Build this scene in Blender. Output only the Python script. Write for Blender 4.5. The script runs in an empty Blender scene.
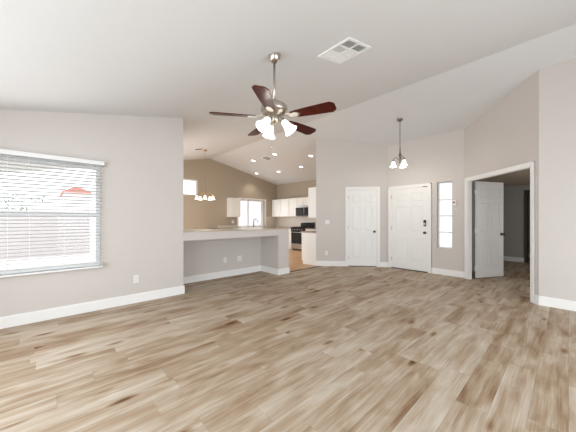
import bpy, bmesh, math, random
from mathutils import Vector, Matrix
random.seed(7)
PI = math.pi
SC = bpy.context.scene
COL = SC.collection

# ------------------------------------------------------------------ camera
F_PX, HORIZON, YAW = 260.5, 219.175, math.radians(47.13)
cam_d = bpy.data.cameras.new('camera')
cam = bpy.data.objects.new('camera', cam_d)
COL.objects.link(cam)
cam_d.sensor_fit = 'HORIZONTAL'
cam_d.sensor_width = 36.0
cam_d.lens = F_PX / 576 * 36.0
cam_d.shift_y = (HORIZON - 216) / 576
cam_d.clip_start = 0.05
cam.location = (0, 0, 1.27)
cam.rotation_euler = (PI / 2, 0, -math.atan2(math.cos(YAW), math.sin(YAW)))
SC.camera = cam

# ------------------------------------------------------------------ world, exposure
SC.view_settings.view_transform = 'Standard'
SC.view_settings.look = 'None'
SC.view_settings.gamma = 1
SC.view_settings.use_curve_mapping = False
SC.view_settings.exposure = 0.09
wd = bpy.data.worlds.new('sky')
SC.world = wd
wd.use_nodes = True
nt = wd.node_tree
bg = nt.nodes['Background']
bg.inputs[0].default_value = (0.97, 0.985, 1.0, 1)
bg.inputs[1].default_value = 2.0

# ------------------------------------------------------------------ large area lights (daylight at the two visible windows, plus added unseen fill)
def area(name, loc, target, sx, sy, power, color=(1, 1, 1)):
    d = bpy.data.lights.new(name, 'AREA')
    d.shape = 'RECTANGLE'; d.size = sx; d.size_y = sy
    d.energy = power; d.color = color
    o = bpy.data.objects.new(name, d)
    COL.objects.link(o)
    o.location = loc
    o.rotation_euler = (Vector(target) - Vector(loc)).to_track_quat('-Z', 'Y').to_euler()
    return o
area('fill_back', (2.35, -2.02, 0.95), (2.35, 5, -0.9), 4.2, 1.6, 62, (0.80, 0.92, 1))  # main fill light, added out of view behind the camera
area('fill_side', (-1.32, 1.4, 1.25), (5, 1.4, -0.3), 4.0, 1.7, 58, (0.80, 0.92, 1))  # second fill light, added out of view on the left side
area('daylight_front_window', (-0.2, 4.40, 1.35), (-0.2, 0, 1.2), 1.4, 1.4, 14, (1, 1, 1))
area('fill_dining', (1.66, 7.4, 1.2), (6, 7.2, 1.2), 3.0, 2.0, 64, (0.98, 0.97, 0.95))  # fill added from the unseen dining side to brighten the kitchen
area('daylight_kitchen_window', (6.6, 9.60, 1.55), (6.3, 5, 1.3), 1.3, 1.0, 12, (0.95, 0.97, 1))
area('fill_hall', (7.6, -1.95, 1.3), (7.7, 1.6, 1.2), 1.2, 1.2, 20, (0.95, 0.98, 1))  # fill added out of view to brighten the hall and open leaf

# ------------------------------------------------------------------ materials
def mat(name, color, rough=0.5, metal=0.0, bump=0.0, bscale=50.0, emit=None, estr=0.0, spec=0.5, var=0.0, vscale=3.0):
    m = bpy.data.materials.new(name)
    m.use_nodes = True
    t = m.node_tree
    b = t.nodes['Principled BSDF']
    b.inputs['Base Color'].default_value = (*color, 1)
    b.inputs['Roughness'].default_value = rough
    b.inputs['Metallic'].default_value = metal
    b.inputs['Specular IOR Level'].default_value = spec
    co = t.nodes.new('ShaderNodeTexCoord')
    n = t.nodes.new('ShaderNodeTexNoise')
    n.inputs['Scale'].default_value = vscale
    n.inputs['Detail'].default_value = 4
    t.links.new(co.outputs['Object'], n.inputs['Vector'])
    mix = t.nodes.new('ShaderNodeMix'); mix.data_type = 'RGBA'
    v = max(var, 0.01)
    mix.inputs['A'].default_value = (*[c * (1 - v) for c in color], 1)
    mix.inputs['B'].default_value = (*[min(1, c * (1 + v)) for c in color], 1)
    t.links.new(n.outputs['Fac'], mix.inputs['Factor'])
    t.links.new(mix.outputs['Result'], b.inputs['Base Color'])
    if bump > 0:
        n2 = t.nodes.new('ShaderNodeTexNoise')
        n2.inputs['Scale'].default_value = bscale
        n2.inputs['Detail'].default_value = 3
        t.links.new(co.outputs['Object'], n2.inputs['Vector'])
        bp = t.nodes.new('ShaderNodeBump')
        bp.inputs['Strength'].default_value = bump
        bp.inputs['Distance'].default_value = 0.01
        t.links.new(n2.outputs['Fac'], bp.inputs['Height'])
        t.links.new(bp.outputs['Normal'], b.inputs['Normal'])
    if emit:
        b.inputs['Emission Color'].default_value = (*emit, 1)
        b.inputs['Emission Strength'].default_value = estr
    return m

def lin(r, g, b):
    f = lambda c: (c / 255 / 12.92) if c / 255 <= 0.04045 else ((c / 255 + 0.055) / 1.055) ** 2.4
    return (f(r), f(g), f(b))

M = {}
M['paint'] = mat('wall_paint_greige', lin(212, 205, 200), 0.7, bump=0.05, bscale=90)
M['paint_dim_warm'] = mat('wall_paint_dim_warm', lin(178, 164, 145), 0.7, bump=0.05, bscale=90)  # same wall paint, darkened and warmed to carry the kitchen's dim warm light
M['ceiling'] = mat('ceiling_paint', lin(224, 224, 224), 0.8, bump=0.12, bscale=70)
M['trim'] = mat('trim_white', lin(244, 243, 241), 0.4)
M['door'] = mat('door_white', lin(243, 242, 240), 0.42)
M['blind'] = mat('blind_white', lin(240, 240, 240), 0.5)
M['frame'] = mat('vinyl_frame', lin(243, 243, 243), 0.4)
M['plate'] = mat('plate_white', lin(240, 238, 234), 0.35)
M['dark'] = mat('slot_dark', (0.03, 0.03, 0.03), 0.6)
M['nickel'] = mat('brushed_nickel', (0.55, 0.50, 0.44), 0.28, 1.0)
M['bronze'] = mat('dark_bronze', (0.10, 0.08, 0.06), 0.35, 0.9)
M['pewter'] = mat('aged_pewter', (0.24, 0.21, 0.18), 0.35, 0.9)
M['brass'] = mat('antique_brass', (0.50, 0.33, 0.15), 0.3, 1.0)
M['black'] = mat('gloss_black', (0.012, 0.012, 0.014), 0.15)
M['blackmat'] = mat('matte_black', (0.02, 0.02, 0.02), 0.6)
M['steel'] = mat('stainless_steel', (0.55, 0.55, 0.55), 0.3, 1.0)
M['cabinet'] = mat('cabinet_white', lin(240, 238, 234), 0.45)
M['red'] = mat('red_light', (0.6, 0.03, 0.03), 0.4)
M['shade'] = mat('frosted_glass', (0.95, 0.93, 0.9), 0.3, emit=(1, 0.95, 0.88), estr=1.1)
M['shade_warm'] = mat('frosted_glass_warm', (0.95, 0.9, 0.82), 0.3, emit=(1, 0.88, 0.72), estr=1.0)
M['bulb'] = mat('led_disc', (1, 1, 1), 0.4, emit=(1, 0.93, 0.84), estr=6.0)
M['block'] = mat('block_wall', lin(212, 206, 208), 0.9, bump=0.3, bscale=20, var=0.08, vscale=4)
M['gravel'] = mat('patio_concrete', lin(243, 241, 238), 0.9, bump=0.2, bscale=30, var=0.05)
M['stucco'] = mat('stucco_pale', lin(205, 211, 221), 0.9, bump=0.3, bscale=40)
M['rooftile'] = mat('clay_roof', lin(205, 120, 105), 0.8, bump=0.5, bscale=12, var=0.15, vscale=6)
M['leafy'] = mat('leaf_green', lin(130, 145, 110), 0.7, var=0.3, vscale=12)
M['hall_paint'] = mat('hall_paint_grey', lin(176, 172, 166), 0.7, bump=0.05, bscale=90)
M['hall_ceiling_dim'] = mat('hall_ceiling_paint_dim', lin(200, 186, 168), 0.8, bump=0.1, bscale=70)  # tan tone puts the hall's low light into the ceiling colour
M['darkwood'] = mat('door_dark_wood', lin(62, 54, 47), 0.5, var=0.2, vscale=8)

def glass_mat(name='window_glass', tint=(0.97, 0.98, 0.98)):
    m = bpy.data.materials.new(name)
    m.use_nodes = True
    t = m.node_tree
    t.nodes.clear()
    out = t.nodes.new('ShaderNodeOutputMaterial')
    tr = t.nodes.new('ShaderNodeBsdfTransparent'); tr.inputs[0].default_value = (*tint, 1)
    gl = t.nodes.new('ShaderNodeBsdfGlossy'); gl.inputs['Roughness'].default_value = 0.03
    mx = t.nodes.new('ShaderNodeMixShader')
    fr = t.nodes.new('ShaderNodeFresnel'); fr.inputs[0].default_value = 1.3
    t.links.new(fr.outputs[0], mx.inputs[0])
    t.links.new(tr.outputs[0], mx.inputs[1]); t.links.new(gl.outputs[0], mx.inputs[2])
    t.links.new(mx.outputs[0], out.inputs[0])
    return m
M['glass'] = glass_mat()
M['obscure'] = glass_mat('obscure_glass', (0.76, 0.765, 0.77))
def blind_mat():
    m = bpy.data.materials.new('blind_slat')
    m.use_nodes = True
    t = m.node_tree
    t.nodes.clear()
    out = t.nodes.new('ShaderNodeOutputMaterial')
    di = t.nodes.new('ShaderNodeBsdfDiffuse'); di.inputs[0].default_value = (0.86, 0.86, 0.86, 1)
    tl = t.nodes.new('ShaderNodeBsdfTranslucent'); tl.inputs[0].default_value = (0.86, 0.86, 0.86, 1)
    mx = t.nodes.new('ShaderNodeMixShader'); mx.inputs[0].default_value = 0.38
    t.links.new(di.outputs[0], mx.inputs[1]); t.links.new(tl.outputs[0], mx.inputs[2])
    t.links.new(mx.outputs[0], out.inputs[0])
    return m
M['slat'] = blind_mat()

M['bartop'] = mat('bar_laminate', lin(205, 192, 172), 0.4, var=0.08, vscale=40)
def granite():
    m = mat('granite_tan', lin(150, 134, 116), 0.25, var=0.35, vscale=60)
    return m
M['granite'] = granite()
M['backsplash'] = mat('backsplash_beige', lin(214, 204, 190), 0.4, var=0.06, vscale=30)
M['vent_shade'] = mat('vent_shade_grey', (0.10, 0.09, 0.08), 0.5)  # louvre colour darkened to stand for the shade between slats

def planks(name, ramp, pw, pl, rough, grain=1.0, seam=0.5):
    m = bpy.data.materials.new(name)
    m.use_nodes = True
    t = m.node_tree; N = t.nodes; L = t.links
    b = N['Principled BSDF']
    def math_(op, a, bb=None, c=None):
        n = N.new('ShaderNodeMath'); n.operation = op
        for i, v in enumerate((a, bb, c)):
            if v is None: continue
            if isinstance(v, (int, float)): n.inputs[i].default_value = v
            else: L.new(v, n.inputs[i])
        return n.outputs[0]
    co = N.new('ShaderNodeTexCoord')
    sp = N.new('ShaderNodeSeparateXYZ'); L.new(co.outputs['Object'], sp.inputs[0])
    X, Y = sp.outputs[0], sp.outputs[1]
    row = math_('FLOOR', math_('DIVIDE', Y, pw))
    wn = N.new('ShaderNodeTexWhiteNoise'); wn.noise_dimensions = '1D'; L.new(row, wn.inputs['W'])
    xo = math_('ADD', X, math_('MULTIPLY', wn.outputs[0], pl * 3.7))
    col = math_('FLOOR', math_('DIVIDE', xo, pl))
    pid = math_('ADD', math_('MULTIPLY', row, 17.31), math_('MULTIPLY', col, 5.77))
    wn2 = N.new('ShaderNodeTexWhiteNoise'); wn2.noise_dimensions = '1D'; L.new(pid, wn2.inputs['W'])
    rnd = wn2.outputs[0]
    # long grain, different on every plank
    cb = N.new('ShaderNodeCombineXYZ')
    L.new(math_('MULTIPLY', xo, 0.75), cb.inputs[0]); L.new(math_('MULTIPLY', Y, 15.0), cb.inputs[1])
    L.new(math_('MULTIPLY', rnd, 40.0), cb.inputs[2])
    g1 = N.new('ShaderNodeTexNoise'); g1.inputs['Scale'].default_value = 1.3; g1.inputs['Detail'].default_value = 6
    g1.inputs['Distortion'].default_value = 0.5; g1.inputs['Roughness'].default_value = 0.6
    L.new(cb.outputs[0], g1.inputs['Vector'])
    cb2 = N.new('ShaderNodeCombineXYZ')
    L.new(math_('MULTIPLY', xo, 2.0), cb2.inputs[0]); L.new(math_('MULTIPLY', Y, 7.0), cb2.inputs[1])
    L.new(math_('MULTIPLY', rnd, 91.0), cb2.inputs[2])
    g2 = N.new('ShaderNodeTexNoise'); g2.inputs['Scale'].default_value = 1.0; g2.inputs['Detail'].default_value = 3
    g2.inputs['Distortion'].default_value = 0.6
    L.new(cb2.outputs[0], g2.inputs['Vector'])
    cb3 = N.new('ShaderNodeCombineXYZ')
    L.new(math_('MULTIPLY', xo, 4.0), cb3.inputs[0]); L.new(math_('MULTIPLY', Y, 120.0), cb3.inputs[1])
    L.new(rnd, cb3.inputs[2])
    g3 = N.new('ShaderNodeTexNoise'); g3.inputs['Scale'].default_value = 1.0; g3.inputs['Detail'].default_value = 3
    L.new(cb3.outputs[0], g3.inputs['Vector'])
    f = math_('ADD', math_('MULTIPLY', math_('SUBTRACT', rnd, 0.5), 0.15), 0.5)
    f = math_('ADD', f, math_('MULTIPLY', math_('SUBTRACT', g1.outputs['Fac'], 0.5), 0.58 * grain))
    f = math_('ADD', f, math_('MULTIPLY', math_('SUBTRACT', g2.outputs['Fac'], 0.5), 0.9 * grain))
    f = math_('ADD', f, math_('MULTIPLY', math_('SUBTRACT', g3.outputs['Fac'], 0.5), 0.38 * grain))
    # knots
    cb4 = N.new('ShaderNodeCombineXYZ')
    L.new(math_('MULTIPLY', xo, 1.5), cb4.inputs[0]); L.new(math_('MULTIPLY', Y, 4.5), cb4.inputs[1]); L.new(math_('MULTIPLY', rnd, 13.0), cb4.inputs[2])
    vo = N.new('ShaderNodeTexVoronoi'); vo.inputs['Scale'].default_value = 1.0
    L.new(cb4.outputs[0], vo.inputs['Vector'])
    kn = math_('MULTIPLY', math_('SUBTRACT', 1.0, math_('SMOOTH_MIN', math_('MULTIPLY', vo.outputs['Distance'], 6.0), 1.0, 0.2)), 0.75 * grain)
    f = math_('SUBTRACT', f, kn)
    cr = N.new('ShaderNodeValToRGB')
    e = cr.color_ramp.elements
    e[0].position = ramp[0][0]; e[0].color = (*ramp[0][1], 1)
    e[1].position = ramp[-1][0]; e[1].color = (*ramp[-1][1], 1)
    for p, c in ramp[1:-1]:
        k = e.new(p); k.color = (*c, 1)
    L.new(f, cr.inputs[0])
    # seams
    fy = math_('ABSOLUTE', math_('SUBTRACT', math_('FRACT', math_('DIVIDE', Y, pw)), 0.5))
    fx = math_('ABSOLUTE', math_('SUBTRACT', math_('FRACT', math_('DIVIDE', xo, pl)), 0.5))
    sy = math_('GREATER_THAN', fy, 0.5 - 0.0016 / pw); sx = math_('GREATER_THAN', fx, 0.5 - 0.0016 / pl)
    sm = math_('MULTIPLY', math_('MAXIMUM', sx, sy), seam)
    mx = N.new('ShaderNodeMix'); mx.data_type = 'RGBA'
    L.new(sm, mx.inputs['Factor']); L.new(cr.outputs[0], mx.inputs['A'])
    mx.inputs['B'].default_value = (*[c * 0.45 for c in ramp[0][1]], 1)
    L.new(mx.outputs['Result'], b.inputs['Base Color'])
    b.inputs['Roughness'].default_value = rough
    b.inputs['Specular IOR Level'].default_value = 0.15
    bp = N.new('ShaderNodeBump'); bp.inputs['Strength'].default_value = 0.12; bp.inputs['Distance'].default_value = 0.004
    L.new(g3.outputs['Fac'], bp.inputs['Height']); L.new(bp.outputs['Normal'], b.inputs['Normal'])
    return m
M['floor'] = planks('oak_plank_floor', [(0.10, lin(88, 58, 38)), (0.30, lin(136, 107, 81)), (0.45, lin(167, 145, 121)), (0.74, lin(206, 195, 180))], 0.18, 1.22, 0.5, 0.7, 0.18)
M['kfloor'] = planks('kitchen_tile_floor', [(0.1, lin(176, 136, 98)), (0.5, lin(200, 160, 120)), (0.9, lin(214, 180, 142))], 0.33, 0.33, 0.35, 0.4)
M['blade'] = planks('cherry_blade', [(0.1, lin(42, 15, 11)), (0.5, lin(74, 26, 19)), (0.9, lin(98, 40, 30))], 3.0, 3.0, 0.3, 0.8, 0.0)

# ------------------------------------------------------------------ mesh builder
class MB:
    def __init__(s): s.v = []; s.f = []; s.sm = []
    def add(s, vs, fs, smooth=False, mtx=None):
        o = len(s.v)
        for v in vs: s.v.append(tuple(mtx @ Vector(v)) if mtx else tuple(v))
        for f in fs: s.f.append([o + i for i in f]); s.sm.append(smooth)
        return s
    def box(s, a, b, mtx=None):
        x0, y0, z0 = [min(a[i], b[i]) for i in range(3)]; x1, y1, z1 = [max(a[i], b[i]) for i in range(3)]
        vs = [(x0, y0, z0), (x1, y0, z0), (x1, y1, z0), (x0, y1, z0), (x0, y0, z1), (x1, y0, z1), (x1, y1, z1), (x0, y1, z1)]
        return s.add(vs, [(0, 3, 2, 1), (4, 5, 6, 7), (0, 1, 5, 4), (1, 2, 6, 5), (2, 3, 7, 6), (3, 0, 4, 7)], mtx=mtx)
    def prism(s, bottom, top, mtx=None):
        n = len(bottom)
        fs = [tuple(range(n))[::-1], tuple(range(n, 2 * n))] + [(i, (i + 1) % n, n + (i + 1) % n, n + i) for i in range(n)]
        return s.add(list(bottom) + list(top), fs, mtx=mtx)
    def lathe(s, prof, c=(0, 0, 0), seg=24, mtx=None, smooth=True, close=True):
        vs = []; fs = []; n = len(prof)
        for i in range(seg):
            a = 2 * PI * i / seg
            for r, z in prof: vs.append((c[0] + r * math.cos(a), c[1] + r * math.sin(a), c[2] + z))
        for i in range(seg):
            j = (i + 1) % seg
            for k in range(n - 1): fs.append((i * n + k, j * n + k, j * n + k + 1, i * n + k + 1))
        if close:
            if prof[0][0] > 1e-5: fs.append([i * n for i in range(seg)][::-1])
            if prof[-1][0] > 1e-5: fs.append([i * n + n - 1 for i in range(seg)])
        return s.add(vs, fs, smooth, mtx)
    def tube(s, pts, r, seg=10, mtx=None):
        pts = [Vector(p) for p in pts]; n = len(pts); vs = []; fs = []
        rr = r if isinstance(r, (list, tuple)) else [r] * n
        up = Vector((0, 0, 1))
        for i, p in enumerate(pts):
            d = (pts[min(i + 1, n - 1)] - pts[max(i - 1, 0)]).normalized()
            ref = up if abs(d.dot(up)) < 0.95 else Vector((1, 0, 0))
            a = d.cross(ref).normalized(); b = d.cross(a).normalized()
            for k in range(seg):
                t = 2 * PI * k / seg
                vs.append(p + (a * math.cos(t) + b * math.sin(t)) * rr[i])
        for i in range(n - 1):
            for k in range(seg):
                fs.append((i * seg + k, i * seg + (k + 1) % seg, (i + 1) * seg + (k + 1) % seg, (i + 1) * seg + k))
        fs.append(tuple(range(seg))[::-1]); fs.append(tuple(range((n - 1) * seg, n * seg)))
        return s.add(vs, fs, True, mtx)
    def build(s, name, m, parent=None, bevel=0.0, mats=None):
        me = bpy.data.meshes.new(name)
        me.from_pydata([tuple(v) for v in s.v], [], s.f)
        me.update()
        bm = bmesh.new(); bm.from_mesh(me)
        bmesh.ops.remove_doubles(bm, verts=bm.verts, dist=1e-6) if bevel == -1 else None
        bmesh.ops.recalc_face_normals(bm, faces=bm.faces)
        bm.to_mesh(me); bm.free()
        for p, q in zip(me.polygons, s.sm): p.use_smooth = q
        me.materials.append(m)
        o = bpy.data.objects.new(name, me)
        COL.objects.link(o)
        if parent: o.parent = parent
        if bevel > 0:
            bv = o.modifiers.new('bevel', 'BEVEL'); bv.width = bevel; bv.segments = 2; bv.limit_method = 'ANGLE'; bv.angle_limit = math.radians(50)
        return o

def tag(o, label, cat, group=None, kind=None):
    o['label'] = label; o['category'] = cat
    if group: o['group'] = group
    if kind: o['kind'] = kind
    return o
def thing(name, label, cat, loc=(0, 0, 0), rz=0.0, group=None):
    o = bpy.data.objects.new(name, None); COL.objects.link(o)
    o.empty_display_size = 0.1
    o.location = loc; o.rotation_euler = (0, 0, rz)
    return tag(o, label, cat, group)
def struct(o): o['kind'] = 'structure'; return o
def sroot(name, loc=(0, 0, 0), rz=0.0):
    o = bpy.data.objects.new(name, None); COL.objects.link(o); o.empty_display_size = 0.1
    o.location = loc; o.rotation_euler = (0, 0, rz); o['kind'] = 'structure'; return o
def copy_tree(o, parent=None):
    c = o.copy(); COL.objects.link(c)
    if parent: c.parent = parent
    for ch in [k for k in bpy.data.objects if k.parent == o]: copy_tree(ch, c)
    return c

# ------------------------------------------------------------------ the house shell
XR, ZR, SL = 4.70, 3.637, 0.215            # ridge line and roof pitch
YW, YREC, YK, XK, XE, XRT = 4.48, 5.15, 9.52, 8.11, 6.63, 5.36
XLEFT, YBACK = -1.3, -2.0
def ceil(x): return ZR - SL * abs(x - XR)

def wall(name, p0, p1, th, m, openings=(), top=None, mitre=0.0, zlo=0.0):
    """inner face runs p0 -> p1; thickness on the right-hand side of that direction (or flipped by th < 0)"""
    p0 = Vector(p0); p1 = Vector(p1); d = (p1 - p0); Ln = d.length; d = d / Ln
    n = Vector((d.y, -d.x)) * th
    cuts = {0.0, Ln}
    for a, b, c, e in openings: cuts |= {a, b}
    if top is None:
        if (p0.x - XR) * (p1.x - XR) < 0: cuts.add((XR - p0.x) / d.x)
        tf = lambda s: ceil((p0 + d * s).x) + 0.03
    else: tf = lambda s: top
    cuts = sorted(cuts); mb = MB()
    for a, b in zip(cuts[:-1], cuts[1:]):
        if b - a < 1e-4: continue
        ops = sorted([(o[2], o[3]) for o in openings if o[0] <= a + 1e-5 and o[1] >= b - 1e-5])
        z = zlo
        segs = []
        for lo, hi in ops:
            if lo > z + 1e-4: segs.append((z, lo))
            z = hi
        segs.append((z, None))
        A = p0 + d * a; B = p0 + d * b; A2 = A + n + (d * mitre if a == 0 else d * 0); B2 = B + n
        for lo, hi in segs:
            ta, tb = (hi, hi) if hi is not None else (tf(a), tf(b))
            mb.prism([(A.x, A.y, lo), (B.x, B.y, lo), (B2.x, B2.y, lo), (A2.x, A2.y, lo)],
                     [(A.x, A.y, ta), (B.x, B.y, tb), (B2.x, B2.y, tb), (A2.x, A2.y, ta)])
    return struct(mb.build(name, m))

# floors
fl = MB(); fl.box((XLEFT - 0.2, YBACK - 0.2, -0.1), (11.9, 1.62, 0)); fl.box((XLEFT - 0.2, 1.62, -0.1), (6.75, 4.56, 0)); fl.box((1.4, 4.56, -0.1), (4.19, 5.25, 0))
struct(fl.build('floor', M['floor']))
kf = MB(); kf.box((4.19, 4.561, -0.1), (8.3, 9.7, 0.0)); kf.box((1.4, 5.25, -0.1), (4.19, 9.7, 0.0))
struct(kf.build('floor_kitchen', M['kfloor']))
tr_ = MB(); tr_.box((4.20, 4.535, 0.0), (5.39, 4.585, 0.008)); struct(tr_.build('trim_1', M['darkwood']))
# ceilings: two sloped slabs meeting at the ridge
cm = MB()
for a, b in ((XLEFT - 0.2, XR), (XR, 8.4)):
    y0, y1 = YBACK - 0.2, 9.8
    za, zb = ceil(a), ceil(b)
    cm.prism([(a, y0, za), (b, y0, zb), (b, y1, zb), (a, y1, za)], [(a, y0, za + 0.15), (b, y0, zb + 0.15), (b, y1, zb + 0.15), (a, y1, za + 0.15)])
struct(cm.build('ceiling', M['ceiling']))

# living room walls
wall('wall_left', (XLEFT, YW), (1.72, YW), -0.12, M['paint'], [(0.30, 1.86, 0.62, 2.03)])
wall('wall_side', (XLEFT, YBACK), (XLEFT, YW), -0.12, M['paint'], [(1.4, 5.4, 0.35, 2.15)])
wall('wall_back', (XRT, YBACK), (XLEFT, YBACK), -0.12, M['paint'], [(0.9, 5.1, 0.05, 2.15)])
wall('wall_right', (XRT, 0.30), (XRT, YBACK), -0.12, M['paint'])
D0, D1 = (XE, 1.541), (XRT, 0.30)
DL = math.hypot(D1[0] - D0[0], D1[1] - D0[1])
wall('wall_diagonal', D0, D1, -0.075, M['paint'], [(0.115, 1.65, 0.0, 2.085)])
wall('wall_entry', (XE, 3.282), (XE, 1.541), -0.14, M['paint'], [(0.11, 1.03, 0.0, 2.06), (1.205, 1.515, 0.605, 2.12)])
C0, C1 = (5.387, 4.678), (XE, 3.282)
CL = math.hypot(C1[0] - C0[0], C1[1] - C0[1])
wall('wall_closet', C0, C1, -0.12, M['paint'], [(0.845, 1.625, 0.0, 2.075)], mitre=0.107)
wall('wall_kitchen_front', (XK, 4.678), (5.53, 4.678), -0.12, M['paint_dim_warm'])
wall('wall_kitchen_right', (XK, YK), (XK, 4.60), -0.12, M['paint_dim_warm'])
wall('wall_kitchen_back', (1.6, YK), (XK, YK), -0.14, M['paint_dim_warm'], [(1.4, 2.60, 2.15, 2.75), (4.37, 5.79, 0.93, 2.13)])
wall('wall_dining', (1.6, 4.60), (1.6, YK), -0.12, M['paint_dim_warm'], [(1.2, 4.2, 0.05, 2.15)])

# bar half wall with its knee recess
wb = MB()
wb.box((1.60, YREC, 0), (3.87, YREC + 0.12, 0.897))
wb.box((3.87, YW + 0.01, 0), (4.19, YREC + 0.25, 0.897))
wb.box((1.60, YW + 0.12, 0), (1.72, YREC, 0.897))
wb.box((1.72, YW + 0.01, 0.897), (4.19, YREC + 0.25, 1.036))
struct(wb.build('wall_bar', M['paint']))

def local_box(mb, p0, d, n, s0, s1, o0, o1, z0, z1):
    P = [Vector(p0) + Vector(d) * s + Vector(n) * o for s, o in ((s0, o0), (s1, o0), (s1, o1), (s0, o1))]
    mb.prism([(p.x, p.y, z0) for p in P], [(p.x, p.y, z1) for p in P])
def dirs(p0, p1):
    d = (Vector(p1) - Vector(p0)).normalized(); return d, Vector((d.y, -d.x))     # n points into the room for our walls
BH = 0.135
def base(name, p0, p1, spans, m=None):
    d, n = dirs(p0, p1); mb = MB()
    for a, b in spans:
        local_box(mb, p0, d, n, a, b, 0, 0.015, 0, BH - 0.012)
        local_box(mb, p0, d, n, a, b, 0, 0.009, BH - 0.012, BH)
    return struct(mb.build(name, m or M['trim']))
base('baseboard_left', (XLEFT, YW), (1.735, YW), [(0, 3.035)])
base('baseboard_side', (XLEFT, YBACK), (XLEFT, YW), [(0, 6.48)])
base('baseboard_right', (XRT, 0.30), (XRT, YBACK), [(0, 2.3)])
base('baseboard_entry', (XE, 3.282), (XE, 1.541), [(0, 0.045), (1.095, 1.741)])
base('baseboard_closet', C0, C1, [(0, 0.78), (1.69, CL)])
base('baseboard_diagonal', D0, D1, [(0, 0.05), (1.715, DL)])
bb = MB()
bb.box((1.72, YREC - 0.015, 0), (3.855, YREC, BH)); bb.box((3.855, YW - 0.005, 0), (3.87, YREC, BH)); bb.box((3.87, YW - 0.005, 0), (4.205, YW + 0.01, BH)); bb.box((4.19, YW + 0.01, 0), (4.205, YREC + 0.25, BH))
struct(bb.build('baseboard_bar', M['trim']))

# ------------------------------------------------------------------ hallway behind the double doors
HZ = 2.27
hw = MB()
hc = [(XRT + 0.12, YBACK - 0.1), (XRT + 0.12, 0.25), (XE + 0.12, 1.48), (XE + 0.12, 1.66), (11.9, 1.66), (11.9, YBACK - 0.1)]
hw.prism([(x, y, HZ) for x, y in hc], [(x, y, HZ + 0.1) for x, y in hc])
struct(hw.build('ceiling_hall', M['hall_ceiling_dim']))
wall('wall_hall_left', (11.7, 1.60), (XE + 0.14, 1.60), 0.1, M['hall_paint'], top=2.3)
wall('wall_hall_right', (XRT + 0.12, YBACK), (11.8, YBACK), 0.1, M['hall_paint'], top=2.3)
wall('wall_hall_end', (10.3, 1.60), (10.3, YBACK), -0.12, M['hall_paint'], [(0.78, 1.60, 0, 2.05)], top=2.3)
wall('wall_hall_far', (11.7, 1.60), (11.7, YBACK), -0.1, M['hall_paint'], top=2.3)
base('baseboard_hall', (10.3, 1.60), (10.3, YBACK), [(0, 0.72), (1.66, 3.6)])
base('baseboard_hall_far', (11.7, 1.60), (11.7, YBACK), [(0, 3.6)])
hd = MB()
for a, b, lo, hi in ((0.71, 0.78, 0, 2.12), (1.60, 1.67, 0, 2.12), (0.78, 1.60, 2.05, 2.12)):
    local_box(hd, (10.3, 1.60), (0, -1), (-1, 0), a, b, -0.13, 0.018, lo, hi)
struct(hd.build('trim_2', M['darkwood']))

# ------------------------------------------------------------------ doors
def panel_door(w, h, th, name='door_slab', parent=None):
    """six-panel door slab: x 0..w, y 0..th, z 0..h"""
    mb = MB(); r = 0.014
    mb.box((0, r, 0), (w, th - r, h))
    k = h / 2.03; st = 0.105; ms = 0.095
    rows = [(0.21 * k, 0.79 * k), (0.95 * k, 1.59 * k), (1.69 * k, 1.915 * k)]
    xs = [(st, w / 2 - ms / 2), (w / 2 + ms / 2, w - st)]
    for y0, y1 in ((0, r), (th - r, th)):
        mb.box((0, y0, 0), (st, y1, h)); mb.box((w - st, y0, 0), (w, y1, h)); mb.box((xs[0][1], y0, 0), (xs[1][0], y1, h))
        zs = [0] + [z for rw in rows for z in rw] + [h]
        for i in range(0, len(zs), 2):
            for a, b in xs: mb.box((a, y0, zs[i]), (b, y1, zs[i + 1]))
    for a, b in xs:
        for lo, hi in rows:
            for side in (0, 1):
                yb = r if side == 0 else th - r; yt = 0.003 if side == 0 else th - 0.003
                e, g = 0.014, 0.032
                mb.prism([(a + e, yb, lo + e), (b - e, yb, lo + e), (b - e, yb, hi - e), (a + e, yb, hi - e)],
                         [(a + g, yt, lo + g), (b - g, yt, lo + g), (b - g, yt, hi - g), (a + g, yt, hi - g)])
    return mb.build(name, M['door'], parent)
def knob(parent, x, y, z, sgn, m, name='door_knob'):
    mb = MB(); mt = Matrix.Translation((x, y, z)) @ Matrix.Rotation(PI / 2 * (1 if sgn < 0 else -1), 4, 'X')
    mb.lathe([(0.031, 0), (0.031, 0.006), (0.012, 0.010), (0.011, 0.03), (0.022, 0.036), (0.029, 0.048), (0.026, 0.060), (0.012, 0.066), (0, 0.067)], mtx=mt, seg=16)
    return mb.build(name, m, parent)
def casing(parent, s0, s1, zt, w=0.062, proj=0.018, depth=0.12, name='door_casing'):
    """casing and jamb in a frame where x runs along the wall, -y is the room"""
    mb = MB()
    mb.box((s0 - w, -proj, 0), (s0, 0, zt + w)); mb.box((s1, -proj, 0), (s1 + w, 0, zt + w)); mb.box((s0, -proj, zt), (s1, 0, zt + w))
    mb.box((s0 - w, -proj - 0.006, 0), (s0 - w + 0.02, 0, zt + w)); mb.box((s1 + w - 0.02, -proj - 0.006, 0), (s1 + w, 0, zt + w)); mb.box((s0 - w, -proj - 0.006, zt + w - 0.02), (s1 + w, 0, zt + w))
    mb.box((s0, -0.004, 0), (s0 + 0.018, depth + 0.004, zt)); mb.box((s1 - 0.018, -0.004, 0), (s1, depth + 0.004, zt)); mb.box((s0 + 0.018, -0.004, zt - 0.018), (s1 - 0.018, depth + 0.004, zt))
    return mb.build(name, M['trim'], parent)

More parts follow.
